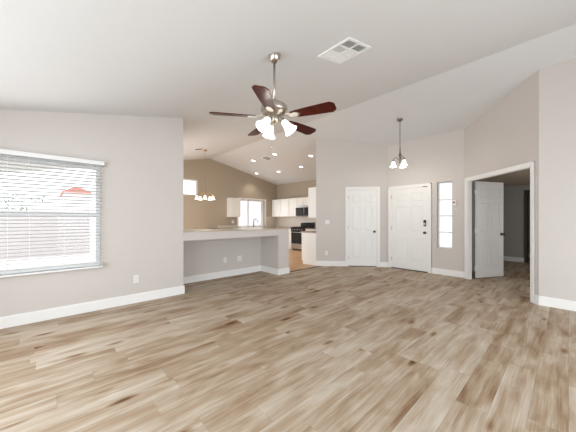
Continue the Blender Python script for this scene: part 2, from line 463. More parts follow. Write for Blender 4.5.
# closet door: local frame x from C0 to C1, y outward
cang = math.atan2(C1[1] - C0[1], C1[0] - C0[0])
d1 = sroot('door_1', (*C0, 0), cang)
casing(d1, 0.845, 1.625, 2.075)
s = panel_door(0.738, 2.03, 0.035, parent=d1); s.location = (0.866, 0.012, 0.018)
knob(d1, 1.545, 0.012, 0.94, -1, M['bronze'])
tb = MB(); tb.box((0.863, 0.02, 0.0), (1.607, 0.10, 0.012)); tb.build('threshold', M['blackmat'], d1)
hb = MB()
for z in (0.25, 1.05, 1.85): hb.tube([(0.866, -0.004, z - 0.045), (0.866, -0.004, z + 0.045)], 0.006, 8)
hb.build('hinge', M['nickel'], d1)

# entry door: frame origin at (XE, 3.282), x along -y
d2 = sroot('door_2', (XE, 3.282, 0), -PI / 2)
casing(d2, 0.11, 1.03, 2.06, depth=0.14)
s = panel_door(0.88, 2.02, 0.045, parent=d2); s.location = (0.13, 0.008, 0.02)
knob(d2, 0.945, 0.008, 0.945, -1, M['bronze'])
lk = MB(); lk.box((0.915, -0.022, 1.10), (0.975, 0.008, 1.25)); lk.build('smart_lock', M['black'], d2, bevel=0.02)
lk = MB(); lk.box((0.922, -0.030, 1.125), (0.968, -0.022, 1.185)); lk.build('lock_plate', M['nickel'], d2, bevel=0.008)
th_ = MB(); th_.box((0.128, -0.03, 0), (1.012, 0.12, 0.018)); th_.build('threshold', M['bronze'], d2)
hb = MB()
for z in (0.25, 1.05, 1.85): hb.tube([(0.131, -0.004, z - 0.05), (0.131, -0.004, z + 0.05)], 0.007, 8)
hb.build('hinge', M['nickel'], d2)
cl_ = MB(); cl_.tube([(0.90, -0.012, 2.055), (1.0, -0.012, 2.045)], 0.006, 8); cl_.build('door_sensor', M['bronze'], d2)

# double doors to the hall: frame origin at D0
dang = math.atan2(D1[1] - D0[1], D1[0] - D0[0])
d3 = sroot('door_3', (*D0, 0), dang)
casing(d3, 0.115, 1.65, 2.085, depth=0.075)
d4 = sroot('door_4', (6.715, 1.372, 0), math.radians(-27))
s = panel_door(0.775, 2.062, 0.035, parent=d4); s.location = (0.02, -0.035, 0.015)
knob(d4, 0.735, -0.035, 0.94, -1, M['bronze']); knob(d4, 0.735, 0.0, 0.94, 1, M['bronze'])
for z in (0.22, 1.02, 1.85):
    hb = MB(); hb.tube([(0.0, -0.03, z - 0.05), (0.0, -0.03, z + 0.05)], 0.009, 8); hb.box((-0.03, -0.034, z - 0.05), (0.03, -0.030, z + 0.05)); hb.build('hinge', M['trim'], d4)
d5 = sroot('door_5', (5.57, 0.28, 0), math.radians(-75))
s = panel_door(0.775, 2.045, 0.035, parent=d5); s.location = (0.02, 0.0, 0.015)
knob(d5, 0.735, 0.0, 0.94, -1, M['bronze']); knob(d5, 0.735, 0.035, 0.94, 1, M['bronze'])

# ------------------------------------------------------------------ windows
def window_unit(name, x0, x1, z0, z1, y, fw=0.045, dep=0.05, mull=(), rails=(), origin=(0, 0, 0), rz=0.0, glass=None):
    r = sroot(name, origin, rz); mb = MB()
    mb.box((x0, y, z0), (x0 + fw, y + dep, z1)); mb.box((x1 - fw, y, z0), (x1, y + dep, z1))
    mb.box((x0 + fw, y, z0), (x1 - fw, y + dep, z0 + fw)); mb.box((x0 + fw, y, z1 - fw), (x1 - fw, y + dep, z1))
    mb.build('window_frame', M['frame'], r)
    if mull or rails:
        mb = MB()
        for m_, w_ in mull: mb.box((m_ - w_ / 2, y + 0.004, z0 + fw), (m_ + w_ / 2, y + dep - 0.004, z1 - fw))
        for z_, w_ in rails: mb.box((x0 + fw, y + 0.006, z_ - w_ / 2), (x1 - fw, y + dep - 0.006, z_ + w_ / 2))
        mb.build('window_bar', M['frame'], r)
    mb = MB(); mb.box((x0 + fw, y + dep / 2 - 0.003, z0 + fw), (x1 - fw, y + dep / 2 + 0.003, z1 - fw)); mb.build('pane', glass or M['glass'], r)
    return r
window_unit('window_1', XLEFT + 0.30, XLEFT + 1.86, 0.62, 2.03, YW + 0.05, rails=[(1.335, 0.05)], mull=[(-0.43, 0.05)])
sw = MB(); sw.box((XLEFT + 0.30, YW + 0.0, 0.60), (XLEFT + 1.86, YW + 0.05, 0.622)); sw.box((XLEFT + 0.27, YW - 0.03, 0.60), (XLEFT + 1.89, YW, 0.622)); struct(sw.build('trim_3', M['trim']))
window_unit('window_2', 3.0, 4.20, 2.15, 2.75, YK + 0.07)
wk = window_unit('window_3', 5.97, 7.39, 0.93, 2.13, YK + 0.22, mull=[(6.62, 0.05)])
gb = MB(); gb.box((5.95, YK + 0.14, 0.90), (7.41, YK + 0.28, 0.93)); gb.box((5.95, YK + 0.14, 2.13), (7.41, YK + 0.28, 2.16)); gb.box((5.95, YK + 0.14, 0.93), (5.97, YK + 0.28, 2.13)); gb.box((7.39, YK + 0.14, 0.93), (7.41, YK + 0.28, 2.13))
gb.build('window_box', M['frame'], wk)
gb = MB()
for a, b in (((5.92, YK - 0.012, 2.13), (7.45, YK, 2.18)), ((7.39, YK - 0.012, 0.93), (7.45, YK, 2.13)), ((5.92, YK - 0.012, 0.93), (5.97, YK, 2.13))): gb.box(a, b)
gb.build('window_casing', M['trim'], wk)
# sidelight beside the entry door
window_unit('window_4', 1.205, 1.515, 0.605, 2.12, 0.09, fw=0.018, dep=0.035, rails=[(0.97, 0.028), (1.345, 0.028), (1.72, 0.028)], glass=M['obscure'], origin=(XE, 3.282, 0), rz=-PI / 2)

# ------------------------------------------------------------------ window blind
bl = thing('window_blind', 'white two-inch horizontal slat blind covering the large window', 'blind', (0, 0, 0))
bx0, bx1, by = -1.05, 0.59, YW - 0.034
m_ = MB(); m_.box((bx0, by - 0.036, 2.02), (bx1 + 0.006, by + 0.03, 2.075)); m_.build('headrail', M['blind'], bl, bevel=0.004)
m_ = MB(); n_sl = 32
for i in range(n_sl):
    z = 0.655 + i * (2.0 - 0.655) / (n_sl - 1)
    a = math.radians(-10)
    c_, s_ = math.cos(a) * 0.024, math.sin(a) * 0.024
    vs = []
    for x in (bx0 + 0.01, bx1 - 0.012):
        for k in range(5):
            t = -1 + k * 0.5
            vs.append((x, by + c_ * t, z + s_ * t + 0.003 * (1 - t * t)))
        for k in range(5):
            t = 1 - k * 0.5
            vs.append((x, by + c_ * t, z + s_ * t + 0.003 * (1 - t * t) - 0.0028))
    fs = [(k, (k + 1) % 10, 10 + (k + 1) % 10, 10 + k) for k in range(10)] + [tuple(range(10))[::-1], tuple(range(10, 20))]
    m_.add(vs, fs)
m_.build('slats', M['slat'], bl)
m_ = MB(); m_.box((bx0 + 0.01, by - 0.025, 0.600), (bx1 - 0.012, by + 0.025, 0.622)); m_.build('bottom_rail', M['blind'], bl, bevel=0.004)
m_ = MB()
for x in (-0.85, -0.33, -0.15, 0.17, 0.45):
    for yy in (by - 0.025, by + 0.025): m_.box((x - 0.0015, yy - 0.001, 0.622), (x + 0.0015, yy + 0.001, 2.02))
m_.build('ladder_cord', M['frame'], bl)
for z0 in (2.012, 0.604):
    m_ = MB(); m_.box((bx1 + 0.006, by - 0.03, z0), (bx1 + 0.016, by + 0.03, z0 + 0.05)); m_.build('bracket', M['nickel'], bl)
m_ = MB(); m_.tube([(bx0 + 0.12, by - 0.045, 2.03), (bx0 + 0.12, by - 0.045, 1.2)], 0.004, 8); m_.build('wand', M['frame'], bl)

# ------------------------------------------------------------------ ceiling fan
FX, FY = 1.772, 2.122
FZ = ceil(FX)
fan = thing('ceiling_fan', 'five-blade cherry wood ceiling fan with nickel motor and glass lights', 'ceiling fan', (FX, FY, FZ))
tilt = Matrix.Rotation(-math.atan(SL), 4, 'Y')
m_ = MB(); m_.lathe([(0.0, -0.075), (0.03, -0.075), (0.045, -0.062), (0.062, -0.03), (0.068, -0.008), (0.068, 0.02)], seg=28); m_.build('canopy', M['nickel'], fan)
hz = 2.385 - FZ
m_ = MB(); m_.tube([(0, 0, -0.06), (0, 0, hz + 0.11)], 0.0125, 14); m_.lathe([(0.0125, hz + 0.16), (0.026, hz + 0.15), (0.026, hz + 0.11), (0.02, hz + 0.10)], seg=16); m_.build('downrod', M['nickel'], fan)
m_ = MB(); m_.lathe([(0, hz + 0.125), (0.04, hz + 0.122), (0.085, hz + 0.112), (0.125, hz + 0.09), (0.142, hz + 0.065), (0.145, hz + 0.035), (0.132, hz + 0.012), (0.10, hz - 0.005), (0.075, hz - 0.02), (0.06, hz - 0.03), (0, hz - 0.03)], seg=36)
m_.build('motor_housing', M['nickel'], fan)
m_ = MB(); m_.lathe([(0.052, hz - 0.03), (0.055, hz - 0.06), (0.048, hz - 0.085), (0.030, hz - 0.10), (0.014, hz - 0.115), (0.010, hz - 0.135), (0, hz - 0.14)], seg=24); m_.build('light_hub', M['nickel'], fan)
bz = 2.345 - FZ
for k in range(5):
    a = -1.195 + k * 2 * PI / 5
    R = Matrix.Rotation(a, 4, 'Z') @ Matrix.Translation((0, 0, bz)) @ Matrix.Rotation(math.radians(-13), 4, 'X')
    prof = [(0.20, 0.044), (0.26, 0.054), (0.40, 0.066), (0.56, 0.074), (0.622, 0.076), (0.660, 0.045), (0.662, 0.020), (0.662, 0)]
    up = [(x, y) for x, y in prof] + [(x, -y) for x, y in reversed(prof[:-1])]
    m_ = MB(); m_.prism([(x, y, -0.004) for x, y in up], [(x, y, 0.004) for x, y in up], mtx=R)
    bo = m_.build('blade', M['blade'], fan)
    m_ = MB()
    R2 = Matrix.Rotation(a, 4, 'Z')
    m_.tube([(0.10, 0, hz + 0.0), (0.15, 0, hz - 0.025), (0.19, 0, bz + 0.012), (0.27, 0, bz + 0.008)], [0.013, 0.012, 0.011, 0.009], 8, mtx=R2)
    arm = [(0.18, 0.022), (0.24, 0.040), (0.275, 0.028), (0.30, 0.0)]
    up = arm + [(x, -y) for x, y in reversed(arm[:-1])]
    m_.prism([(x, y, -0.010) for x, y in up], [(x, y, -0.004) for x, y in up], mtx=R)
    m_.build('blade_iron', M['nickel'], bo)
def bell(seg=20):
    return [(0.026, 0.0), (0.032, -0.012), (0.034, -0.03), (0.040, -0.06), (0.052, -0.09), (0.068, -0.112), (0.065, -0.112), (0.049, -0.088), (0.036, -0.06), (0.030, -0.03), (0.026, -0.012), (0.02, -0.004)]
def lamp_point(name, loc, power, color, radius=0.04):
    d = bpy.data.lights.new(name, 'POINT'); d.energy = power; d.color = color; d.shadow_soft_size = radius
    o = bpy.data.objects.new(name, d); COL.objects.link(o); o.location = loc; return o
cam_dir = math.atan2(math.sin(YAW), math.cos(YAW))
for k, a in enumerate((math.radians(-50), math.radians(70), math.radians(190))):
    R = Matrix.Rotation(a, 4, 'Z')
    m_ = MB(); m_.tube([(0.03, 0, hz - 0.06), (0.065, 0, hz - 0.055), (0.088, 0, hz - 0.075)], 0.010, 8, mtx=R)
    T = R @ Matrix.Translation((0.088, 0, hz - 0.07)) @ Matrix.Rotation(math.radians(-38), 4, 'Y')
    m_.lathe([(0.0, 0.012), (0.022, 0.01), (0.027, -0.005), (0.027, -0.022), (0, -0.022)], mtx=T, seg=16)
    ar = m_.build('light_arm', M['nickel'], fan)
    m_ = MB(); m_.lathe([(r_ * 1.12, z_ * 1.18) for r_, z_ in bell()], mtx=T @ Matrix.Translation((0, 0, -0.018)), seg=24, close=False); m_.build('lamp_shade', M['shade'], ar)
    p = Matrix.Translation((FX, FY, FZ)) @ T @ Vector((0, 0, -0.15))
    lamp_point('fan_bulb', p, 1.2, (1, 0.93, 0.84))
for dx in (0.012, -0.02):
    m_ = MB(); m_.tube([(dx, 0.02, hz - 0.10), (dx, 0.02, hz - 0.34)], 0.0018, 6); m_.lathe([(0, 0), (0.006, -0.006), (0.006, -0.022), (0, -0.028)], c=(dx, 0.02, hz - 0.34), seg=10); m_.build('pull_chain', M['nickel'], fan)

# ------------------------------------------------------------------ hanging lights
def hang_light(name, label, cat, x, y, zlamp, n, rad, m_metal, m_shade, sc, phase, chain=True, power=2.0, lc=(1, .9, .78), group=None):
    zc = ceil(x); t = thing(name, label, cat, (x, y, zc), 0, group)
    m_ = MB(); m_.lathe([(0, -0.045), (0.02, -0.045), (0.055, -0.022), (0.062, -0.004), (0.062, 0.015)], seg=22); m_.build('canopy', m_metal, t)
    zb = zlamp - zc
    m_ = MB(); ztop = zb + 0.20 * sc / 0.8
    if chain:
        k = 0; z = -0.045
        while z > ztop:
            R = Matrix.Translation((0, 0, z - 0.02)) @ Matrix.Rotation(PI / 2 * (k % 2), 4, 'Z')
            pts = [(0.009 * math.sin(q), 0, 0.019 * math.cos(q)) for q in [2 * PI * i / 8 for i in range(9)]]
            m_.tube(pts, 0.0028, 5, mtx=R); z -= 0.032; k += 1
        m_.build('chain', m_metal, t)
    else:
        m_.tube([(0, 0, -0.04), (0, 0, ztop)], 0.008, 10); m_.build('stem', m_metal, t)
    m_ = MB(); m_.lathe([(0, ztop + 0.01), (0.010, ztop), (0.018, ztop - 0.02), (0.010, ztop - 0.05), (0.022, ztop - 0.10), (0.034, ztop - 0.14), (0.020, ztop - 0.18), (0.012, zb - 0.0), (0.022, zb - 0.03), (0.012, zb - 0.05), (0, zb - 0.06)], seg=18)
    m_.build('body', m_metal, t)
    for k in range(n):
        a = phase + 2 * PI * k / n; R = Matrix.Rotation(a, 4, 'Z')
        m_ = MB()
        pts = []
        for i in range(9):
            q = i / 8
            pts.append((0.02 + (rad - 0.02) * q, 0, zb + 0.02 + 0.05 * math.sin(q * PI) * sc + 0.02 * q))
        pts.append((rad + 0.004, 0, zb + 0.015))
        m_.tube(pts, 0.007, 8, mtx=R)
        m_.lathe([(0, 0.03), (0.018, 0.028), (0.026, 0.01), (0.026, -0.006), (0, -0.006)], mtx=R @ Matrix.Translation((rad, 0, zb + 0.0)), seg=14)
        ar = m_.build('arm', m_metal, t)
        m_ = MB(); m_.lathe([(r_ * sc, z_ * sc) for r_, z_ in bell()], mtx=R @ Matrix.Translation((rad, 0, zb)), seg=22, close=False); m_.build('lamp_shade', m_shade, ar)
        p = Vector((x, y, zc)) + (R @ Vector((rad, 0, zb - 0.13 * sc)))
        lamp_point('lamp_bulb', p, power, lc)
    return t
hang_light('chandelier', 'five-light brass chandelier hanging on a chain over the dining area', 'chandelier', 3.58, 7.602, 1.985, 5, 0.245, M['brass'], M['shade_warm'], 1.0, 4.27, True, 2.2)
hang_light('pendant_light', 'three-light aged metal pendant with white bell shades before the entry door', 'pendant light', 5.635, 2.493, 2.53, 3, 0.135, M['pewter'], M['shade'], 1.05, 2.1, False, 4.0, (1, 0.92, 0.82))

# ------------------------------------------------------------------ ceiling vents and recessed lights
def slope_root(name, label, cat, x, y, rz=0.0, group=None):
    t = thing(name, label, cat, (x, y, ceil(x)), 0, group)
    ang = -math.atan(SL) if x < XR else math.atan(SL)
    t.rotation_euler = (Matrix.Rotation(ang, 4, 'Y') @ Matrix.Rotation(rz, 4, 'Z')).to_euler()
    return t
def vent(label, x, y, lx, ly, nslat, cells=None, mslat=None):
    t = slope_root('ceiling_vent', label, 'vent', x, y)
    fw = 0.03
    m_ = MB(); m_.box((-lx / 2, -ly / 2, -0.012), (lx / 2, -ly / 2 + fw, 0.004)); m_.box((-lx / 2, ly / 2 - fw, -0.012), (lx / 2, ly / 2, 0.004))
    m_.box((-lx / 2, -ly / 2 + fw, -0.012), (-lx / 2 + fw, ly / 2 - fw, 0.004)); m_.box((lx / 2 - fw, -ly / 2 + fw, -0.012), (lx / 2, ly / 2 - fw, 0.004))
    if cells:
        for i in range(1, cells[0]): xx = -lx / 2 + fw + (lx - 2 * fw) * i / cells[0]; m_.box((xx - 0.008, -ly / 2 + fw, -0.011), (xx + 0.008, ly / 2 - fw, 0.004))
        for j in range(1, cells[1]): yy = -ly / 2 + fw + (ly - 2 * fw) * j / cells[1]; m_.box((-lx / 2 + fw, yy - 0.008, -0.011), (lx / 2 - fw, yy + 0.008, 0.004))
    m_.build('frame', M['trim'], t)
    m_ = MB(); m_.box((-lx / 2 + 0.01, -ly / 2 + 0.01, 0.0005), (lx / 2 - 0.01, ly / 2 - 0.01, 0.003)); m_.build('backing', M['dark'], t)
    return t, fw
def louvre(mb, x0, x1, y0, y1, axis, tilt_, pitch=0.012, w=0.014):
    L0, L1 = (y0, y1) if axis == 'x' else (x0, x1)
    p = L0 + pitch / 2
    while p < L1:
        dx = w / 2 * math.cos(tilt_); dz = w / 2 * math.sin(tilt_)
        if axis == 'x': vs = [(x0, p - dx, -0.005 - dz), (x1, p - dx, -0.005 - dz), (x1, p + dx, -0.005 + dz), (x0, p + dx, -0.005 + dz)]
        else: vs = [(p - dx, y0, -0.005 - dz), (p - dx, y1, -0.005 - dz), (p + dx, y1, -0.005 + dz), (p + dx, y0, -0.005 + dz)]
        top = [(a, b, c + 0.0012) for a, b, c in vs]
        mb.prism(vs, top); p += pitch
# large supply register: 3 x 2 louvred panels, two of them seen open
VX, VY, LX, LY = 2.45, 1.713, 0.43, 0.42
t, fw = vent('large white six-panel air register on the ceiling right of the fan', VX, VY, LX, LY, 0, (2, 3))
ix, iy = (LX - 2 * fw) / 2, (LY - 2 * fw) / 3
for i in range(2):
    for j in range(3):
        x0 = -LX / 2 + fw + i * ix + 0.008; x1 = x0 + ix - 0.016; y0 = -LY / 2 + fw + j * iy + 0.008; y1 = y0 + iy - 0.016
        m_ = MB()
        openp = (j == 0)
        louvre(m_, x0, x1, y0, y1, 'x', 0.70 if openp else (0.25 if (j == 1 and i == 0) else -0.45), 0.016, 0.009 if openp else (0.013 if (j == 1 and i == 0) else 0.019))
        m_.build('louvre_panel', M['vent_shade'] if openp else M['trim'], t)
t, fw = vent('small ceiling vent with shade-darkened slats beside the chandelier canopy', 3.283, 7.398, 0.30, 0.20, 0)
m_ = MB(); louvre(m_, -0.12, 0.12, -0.07, 0.07, 'x', 0.8, 0.02, 0.014); m_.build('louvre_panel', M['vent_shade'], t)
t, fw = vent('small square ceiling vent among the kitchen recessed lights', 5.702, 7.229, 0.30, 0.30, 0, (2, 2))
m_ = MB(); louvre(m_, -0.12, 0.12, -0.12, 0.12, 'x', 0.8, 0.022, 0.014); m_.build('louvre_panel', M['vent_shade'], t)

RL = [(5.627, 7.953, 'recessed ceiling light left of the small kitchen vent, nearest the ridge'),
      (5.609, 6.691, 'recessed ceiling light directly below the fan lights, right above the kitchen vent'),
      (6.241, 5.641, 'rightmost and highest recessed light, beside the closet wall edge'),
      (6.82, 6.639, 'recessed light below and left of the rightmost one'),
      (6.841, 7.924, 'middle recessed light in the lower row of the kitchen ceiling'),
      (6.599, 9.084, 'farthest left recessed light in the lower row, close to the window wall')]
first = None
for x, y, lab in RL:
    if first is None:
        t = slope_root('recessed_light', lab, 'recessed light', x, y, 0, 'recessed kitchen ceiling lights')
        m_ = MB(); m_.lathe([(0.070, 0.004), (0.092, 0.004), (0.092, -0.006), (0.070, -0.008), (0.066, 0.0)], seg=28, close=False); m_.build('trim_ring', M['trim'], t)
        m_ = MB(); m_.lathe([(0, -0.003), (0.068, -0.003), (0.068, 0.003), (0, 0.003)], seg=28); m_.build('bulb', M['bulb'], t)
        first = t
    else:
        t = copy_tree(first); t.location = (x, y, ceil(x)); t['label'] = lab
    d = bpy.data.lights.new('recessed_spot', 'SPOT'); d.energy = 26; d.spot_size = math.radians(110); d.spot_blend = 0.8; d.color = (1, 0.93, 0.84); d.shadow_soft_size = 0.06
    o = bpy.data.objects.new('recessed_spot', d); COL.objects.link(o); o.location = (x, y, ceil(x) - 0.03)

# ------------------------------------------------------------------ plates, switches, alarm
def plate(name, label, cat, p, ang, kind, w=0.072, h=0.116, group=None):
    t = thing(name, label, cat, p, ang, group)
    m_ = MB(); m_.box((-w / 2, -0.006, -h / 2), (w / 2, 0, h / 2)); m_.build('cover_plate', M['plate'], t, bevel=0.0025)
    if kind == 'outlet':
        xs = [0] if w < 0.1 else [-0.023, 0.023]
        for xo in xs:
            for zo in (-0.02, 0.02):
                m_ = MB(); m_.box((xo - 0.016, -0.0085, zo - 0.014), (xo + 0.016, -0.006, zo + 0.014)); sk = m_.build('socket', M['plate'], t, bevel=0.002)
                m_ = MB()
                for sx in (-0.006, 0.006): m_.box((xo + sx - 0.0012, -0.0092, zo - 0.003), (xo + sx + 0.0012, -0.0084, zo + 0.007))
                m_.box((xo - 0.002, -0.0092, zo - 0.010), (xo + 0.002, -0.0084, zo - 0.006)); m_.build('socket_slots', M['dark'], sk)
    else:
        for xo in ([-0.023, 0.023] if w > 0.1 else [0]):
            m_ = MB(); m_.box((xo - 0.016, -0.011, -0.033), (xo + 0.016, -0.006, 0.033)); m_.build('rocker', M['plate'], t, bevel=0.002)
    return t
plate('wall_outlet', 'white duplex wall outlet right of the large window, above the baseboard', 'outlet', (1.002, YW, 0.36), 0, 'outlet')
plate('wall_outlet', 'left of the two white outlets in the bar recess', 'outlet', (2.887, YREC, 0.373), 0, 'outlet')
plate('wall_outlet', 'wider double outlet, right of the two plates in the bar recess', 'outlet', (3.259, YREC, 0.37), 0, 'outlet', 0.115, 0.12)
cd = Vector((C1[0] - C0[0], C1[1] - C0[1])).normalized()
def cpt(s, z): return (C0[0] + cd.x * s, C0[1] + cd.y * s, z)
plate('light_switch', 'white double rocker switch on the wall left of the closet door', 'light switch', cpt(0.307, 1.19), cang, 'switch', 0.116, 0.116)
plate('wall_outlet', 'white outlet low on the wall left of the closet door', 'outlet', cpt(0.28, 0.352), cang, 'outlet')
plate('wall_outlet', 'cream outlet plate under the small cabinet left of the kitchen window', 'outlet', (5.70, YK, 1.16), 0, 'outlet', 0.115, 0.12)
plate('light_switch', 'small switch plate on the kitchen wall right of the window', 'light switch', (7.58, YK, 1.15), 0, 'switch')
t = thing('alarm_strobe', 'small white alarm unit with a red light beside the sidelight window', 'alarm', (XE, 1.725, 1.63), -PI / 2)
m_ = MB(); m_.box((-0.045, -0.03, -0.06), (0.045, 0, 0.06)); m_.build('housing', M['plate'], t, bevel=0.008)
m_ = MB(); m_.lathe([(0.022, 0), (0.022, 0.008), (0.015, 0.016), (0, 0.018)], mtx=Matrix.Translation((0, -0.03, 0.01)) @ Matrix.Rotation(PI / 2, 4, 'X'), seg=16); m_.build('red_light', M['red'], t)
t = thing('door_chime', 'tiny white button box on the wall under the red alarm light', 'door chime', (XE, 1.70, 1.47), -PI / 2)
m_ = MB(); m_.box((-0.02, -0.015, -0.03), (0.02, 0, 0.03)); m_.build('housing', M['plate'], t, bevel=0.004)
m_ = MB(); m_.box((-0.010, -0.018, -0.012), (0.010, -0.015, 0.006)); m_.build('button', M['dark'], t)

# ------------------------------------------------------------------ kitchen
def cabinet(label, loc, rz, w, d, h, ndoor=1, toe=0.0, name='wall_cabinet', group=None, drawer=False, cat='cabinet'):
    """front faces local -y at y=0; body back to y=d"""
    t = thing(name, label, cat, loc, rz, group)
    m_ = MB()
    if toe: m_.box((0, 0.06, 0), (w, d, toe))
    m_.box((0, 0.02, toe), (w, d, h)); m_.build('body', M['cabinet'], t)
    dz1 = h - 0.01
    if drawer:
        m_ = MB(); m_.box((0.006, 0, h - 0.16), (w - 0.006, 0.02, h - 0.012)); dr = m_.build('drawer', M['cabinet'], t, bevel=0.003)
        m_ = MB(); m_.tube([(w / 2 - 0.05, -0.012, h - 0.086), (w / 2 + 0.05, -0.012, h - 0.086)], 0.005, 8); m_.build('handle', M['nickel'], dr)
        dz1 = h - 0.17
    dw = (w - 0.012 * (ndoor + 1)) / ndoor
    for i in range(ndoor):
        x0 = 0.012 + i * (dw + 0.012); x1 = x0 + dw; z0 = toe + 0.008
        m_ = MB(); m_.box((x0, 0.008, z0), (x1, 0.02, dz1)); fr = 0.055
        m_.box((x0, 0, z0), (x0 + fr, 0.008, dz1)); m_.box((x1 - fr, 0, z0), (x1, 0.008, dz1)); m_.box((x0 + fr, 0, z0), (x1 - fr, 0.008, z0 + fr)); m_.box((x0 + fr, 0, dz1 - fr), (x1 - fr, 0.008, dz1))
        do = m_.build('door', M['cabinet'], t)
        hx = (x1 - 0.03) if (i % 2 == 0 and (ndoor > 1 or w < 1)) else x0 + 0.03
        hz_ = z0 + 0.06 if toe == 0 else dz1 - 0.12
        m_ = MB(); m_.tube([(hx, -0.014, hz_), (hx, -0.014, hz_ + 0.07)], 0.004, 8); m_.build('handle', M['nickel'], do)
    return t
RW = -PI / 2          # fronts facing -x : local x runs along -y, local -y is -x
FR = XK - 0.33
for y1, y0, lab in ((9.50, 8.90, 'white upper cabinet in the kitchen corner, leftmost of its row'), (8.90, 8.36, 'white upper cabinet second from the kitchen corner'), (8.36, 7.84, 'white upper cabinet immediately left of the microwave')):
    cabinet(lab, (FR, y1, 1.385), RW, y1 - y0 - 0.004, 0.328, 0.79)
cabinet('short white two-door cabinet directly above the microwave', (FR, 7.835, 1.84), RW, 0.72, 0.328, 0.335, 2)
cabinet('white upper cabinet hanging left of the kitchen window', (5.42, YK - 0.30, 1.36), 0, 0.47, 0.298, 0.78)
# end cabinets, run faces +y
cabinet('tall white upper cabinet at the wall end, nearest the living room', (6.15, 4.98, 1.31), PI, 0.76, 0.30, 0.84)
cabinet('white base cabinet with a plain end panel beside the closet wall', (6.30, 5.24, 0), PI, 0.91, 0.56, 0.885, 2, 0.1, 'base_cabinet', None, True)
# right wall base run
cabinet('white base cabinet left of the range in the kitchen corner', (XK - 0.62, 9.50, 0), RW, 1.64, 0.618, 0.88, 2, 0.1, 'base_cabinet', None, True)
cabinet('white base cabinet right of the range', (XK - 0.62, 7.06, 0), RW, 1.75, 0.618, 0.88, 3, 0.1, 'base_cabinet', None, True)
cabinet('white base cabinet run under the kitchen window sink', (4.6, YK - 0.60, 0), 0, 2.86, 0.598, 0.88, 4, 0.1, 'base_cabinet', None, True)
def slab(label, boxes, name='countertop'):
    m_ = MB()
    for a, b in boxes: m_.box(a, b)
    return tag(m_.build(name, M['granite'], bevel=0.004), label, 'countertop')
slab('tan granite counter along the kitchen window wall and into the corner', [((4.58, YK - 0.63, 0.882), (XK - 0.004, YK - 0.004, 0.915)), ((XK - 0.65, 7.858, 0.882), (XK - 0.004, YK - 0.63, 0.915))])
slab('tan granite counter right of the range', [((XK - 0.65, 5.30, 0.882), (XK - 0.004, 7.062, 0.915))])
slab('tan granite top on the end cabinet beside the closet wall', [((5.375, 4.683, 0.887), (6.32, 5.27, 0.92))])
slab('thin pale tan top on the bar half wall', [((1.73, YW + 0.03, 1.037), (4.17, YREC + 0.28, 1.050))], 'bar_top').data.materials[0] = M['bartop']
m_ = MB(); m_.box((XK - 0.012, 5.3, 0.915), (XK, YK, 1.385)); struct(m_.build('trim_4', M['backsplash']))
m_ = MB(); m_.box((5.0, YK - 0.012, 0.915), (5.90, YK, 1.02)); m_.box((7.46, YK - 0.012, 0.915), (XK - 0.012, YK, 1.385)); struct(m_.build('trim_5', M['backsplash']))
# sink and faucet
t = thing('sink', 'stainless kitchen sink set in the counter under the window', 'sink', (6.66, YK - 0.34, 0.915))
m_ = MB(); m_.box((-0.38, -0.23, 0), (0.38, -0.20, 0.006)); m_.box((-0.38, 0.19, 0), (0.38, 0.23, 0.006)); m_.box((-0.38, -0.2, 0), (-0.35, 0.19, 0.006)); m_.box((0.35, -0.2, 0), (0.38, 0.19, 0.006)); m_.build('rim', M['steel'], t)
m_ = MB(); m_.box((-0.35, -0.2, 0.0005), (0.35, 0.19, 0.002)); m_.build('basin', M['steel'], t)
t = thing('faucet', 'tall dark gooseneck kitchen faucet in front of the window', 'faucet', (6.66, YK - 0.13, 0.921))
pts = [(0, 0, 0.0), (0, 0, 0.27)] + [(0.085 - 0.085 * math.cos(q), -0.02 * q, 0.27 + 0.085 * math.sin(q)) for q in [PI * i / 10 for i in range(1, 11)]]
m_ = MB(); m_.tube(pts, 0.017, 10); m_.lathe([(0.028, 0), (0.028, 0.012), (0.016, 0.03), (0.016, 0.07), (0, 0.07)], seg=16); m_.build('spout', M['bronze'], t)
m_ = MB(); m_.tube([pts[-1], (pts[-1][0] + 0.01, pts[-1][1], 0.17)], [0.013, 0.019], 10); m_.build('spray_head', M['bronze'], t)
m_ = MB(); m_.tube([(0.01, 0, 0.05), (0.07, 0, 0.09)], 0.007, 8); m_.build('lever', M['bronze'], t)

# microwave
t = thing('microwave', 'stainless and black over-the-range microwave under the short cabinet', 'microwave', (XK - 0.40, 7.835, 1.40), RW)
m_ = MB(); m_.box((0, 0.02, 0), (0.74, 0.398, 0.435)); m_.build('body', M['steel'], t, bevel=0.004)
m_ = MB(); m_.box((0.005, 0.0, 0.01), (0.53, 0.02, 0.35)); dd = m_.build('door', M['black'], t, bevel=0.003)
m_ = MB(); m_.tube([(0.505, -0.03, 0.03), (0.505, -0.03, 0.33)], 0.009, 8); m_.box((0.50, -0.03, 0.04), (0.51, 0.0, 0.055)); m_.box((0.50, -0.03, 0.30), (0.51, 0.0, 0.315)); m_.build('handle', M['steel'], dd)
m_ = MB(); m_.box((0.54, 0.0, 0.01), (0.735, 0.02, 0.35)); m_.build('control_panel', M['black'], t, bevel=0.003)
m_ = MB(); m_.box((0.005, 0.005, 0.36), (0.735, 0.02, 0.43)); m_.build('vent_grille', M['steel'], t, bevel=0.003)

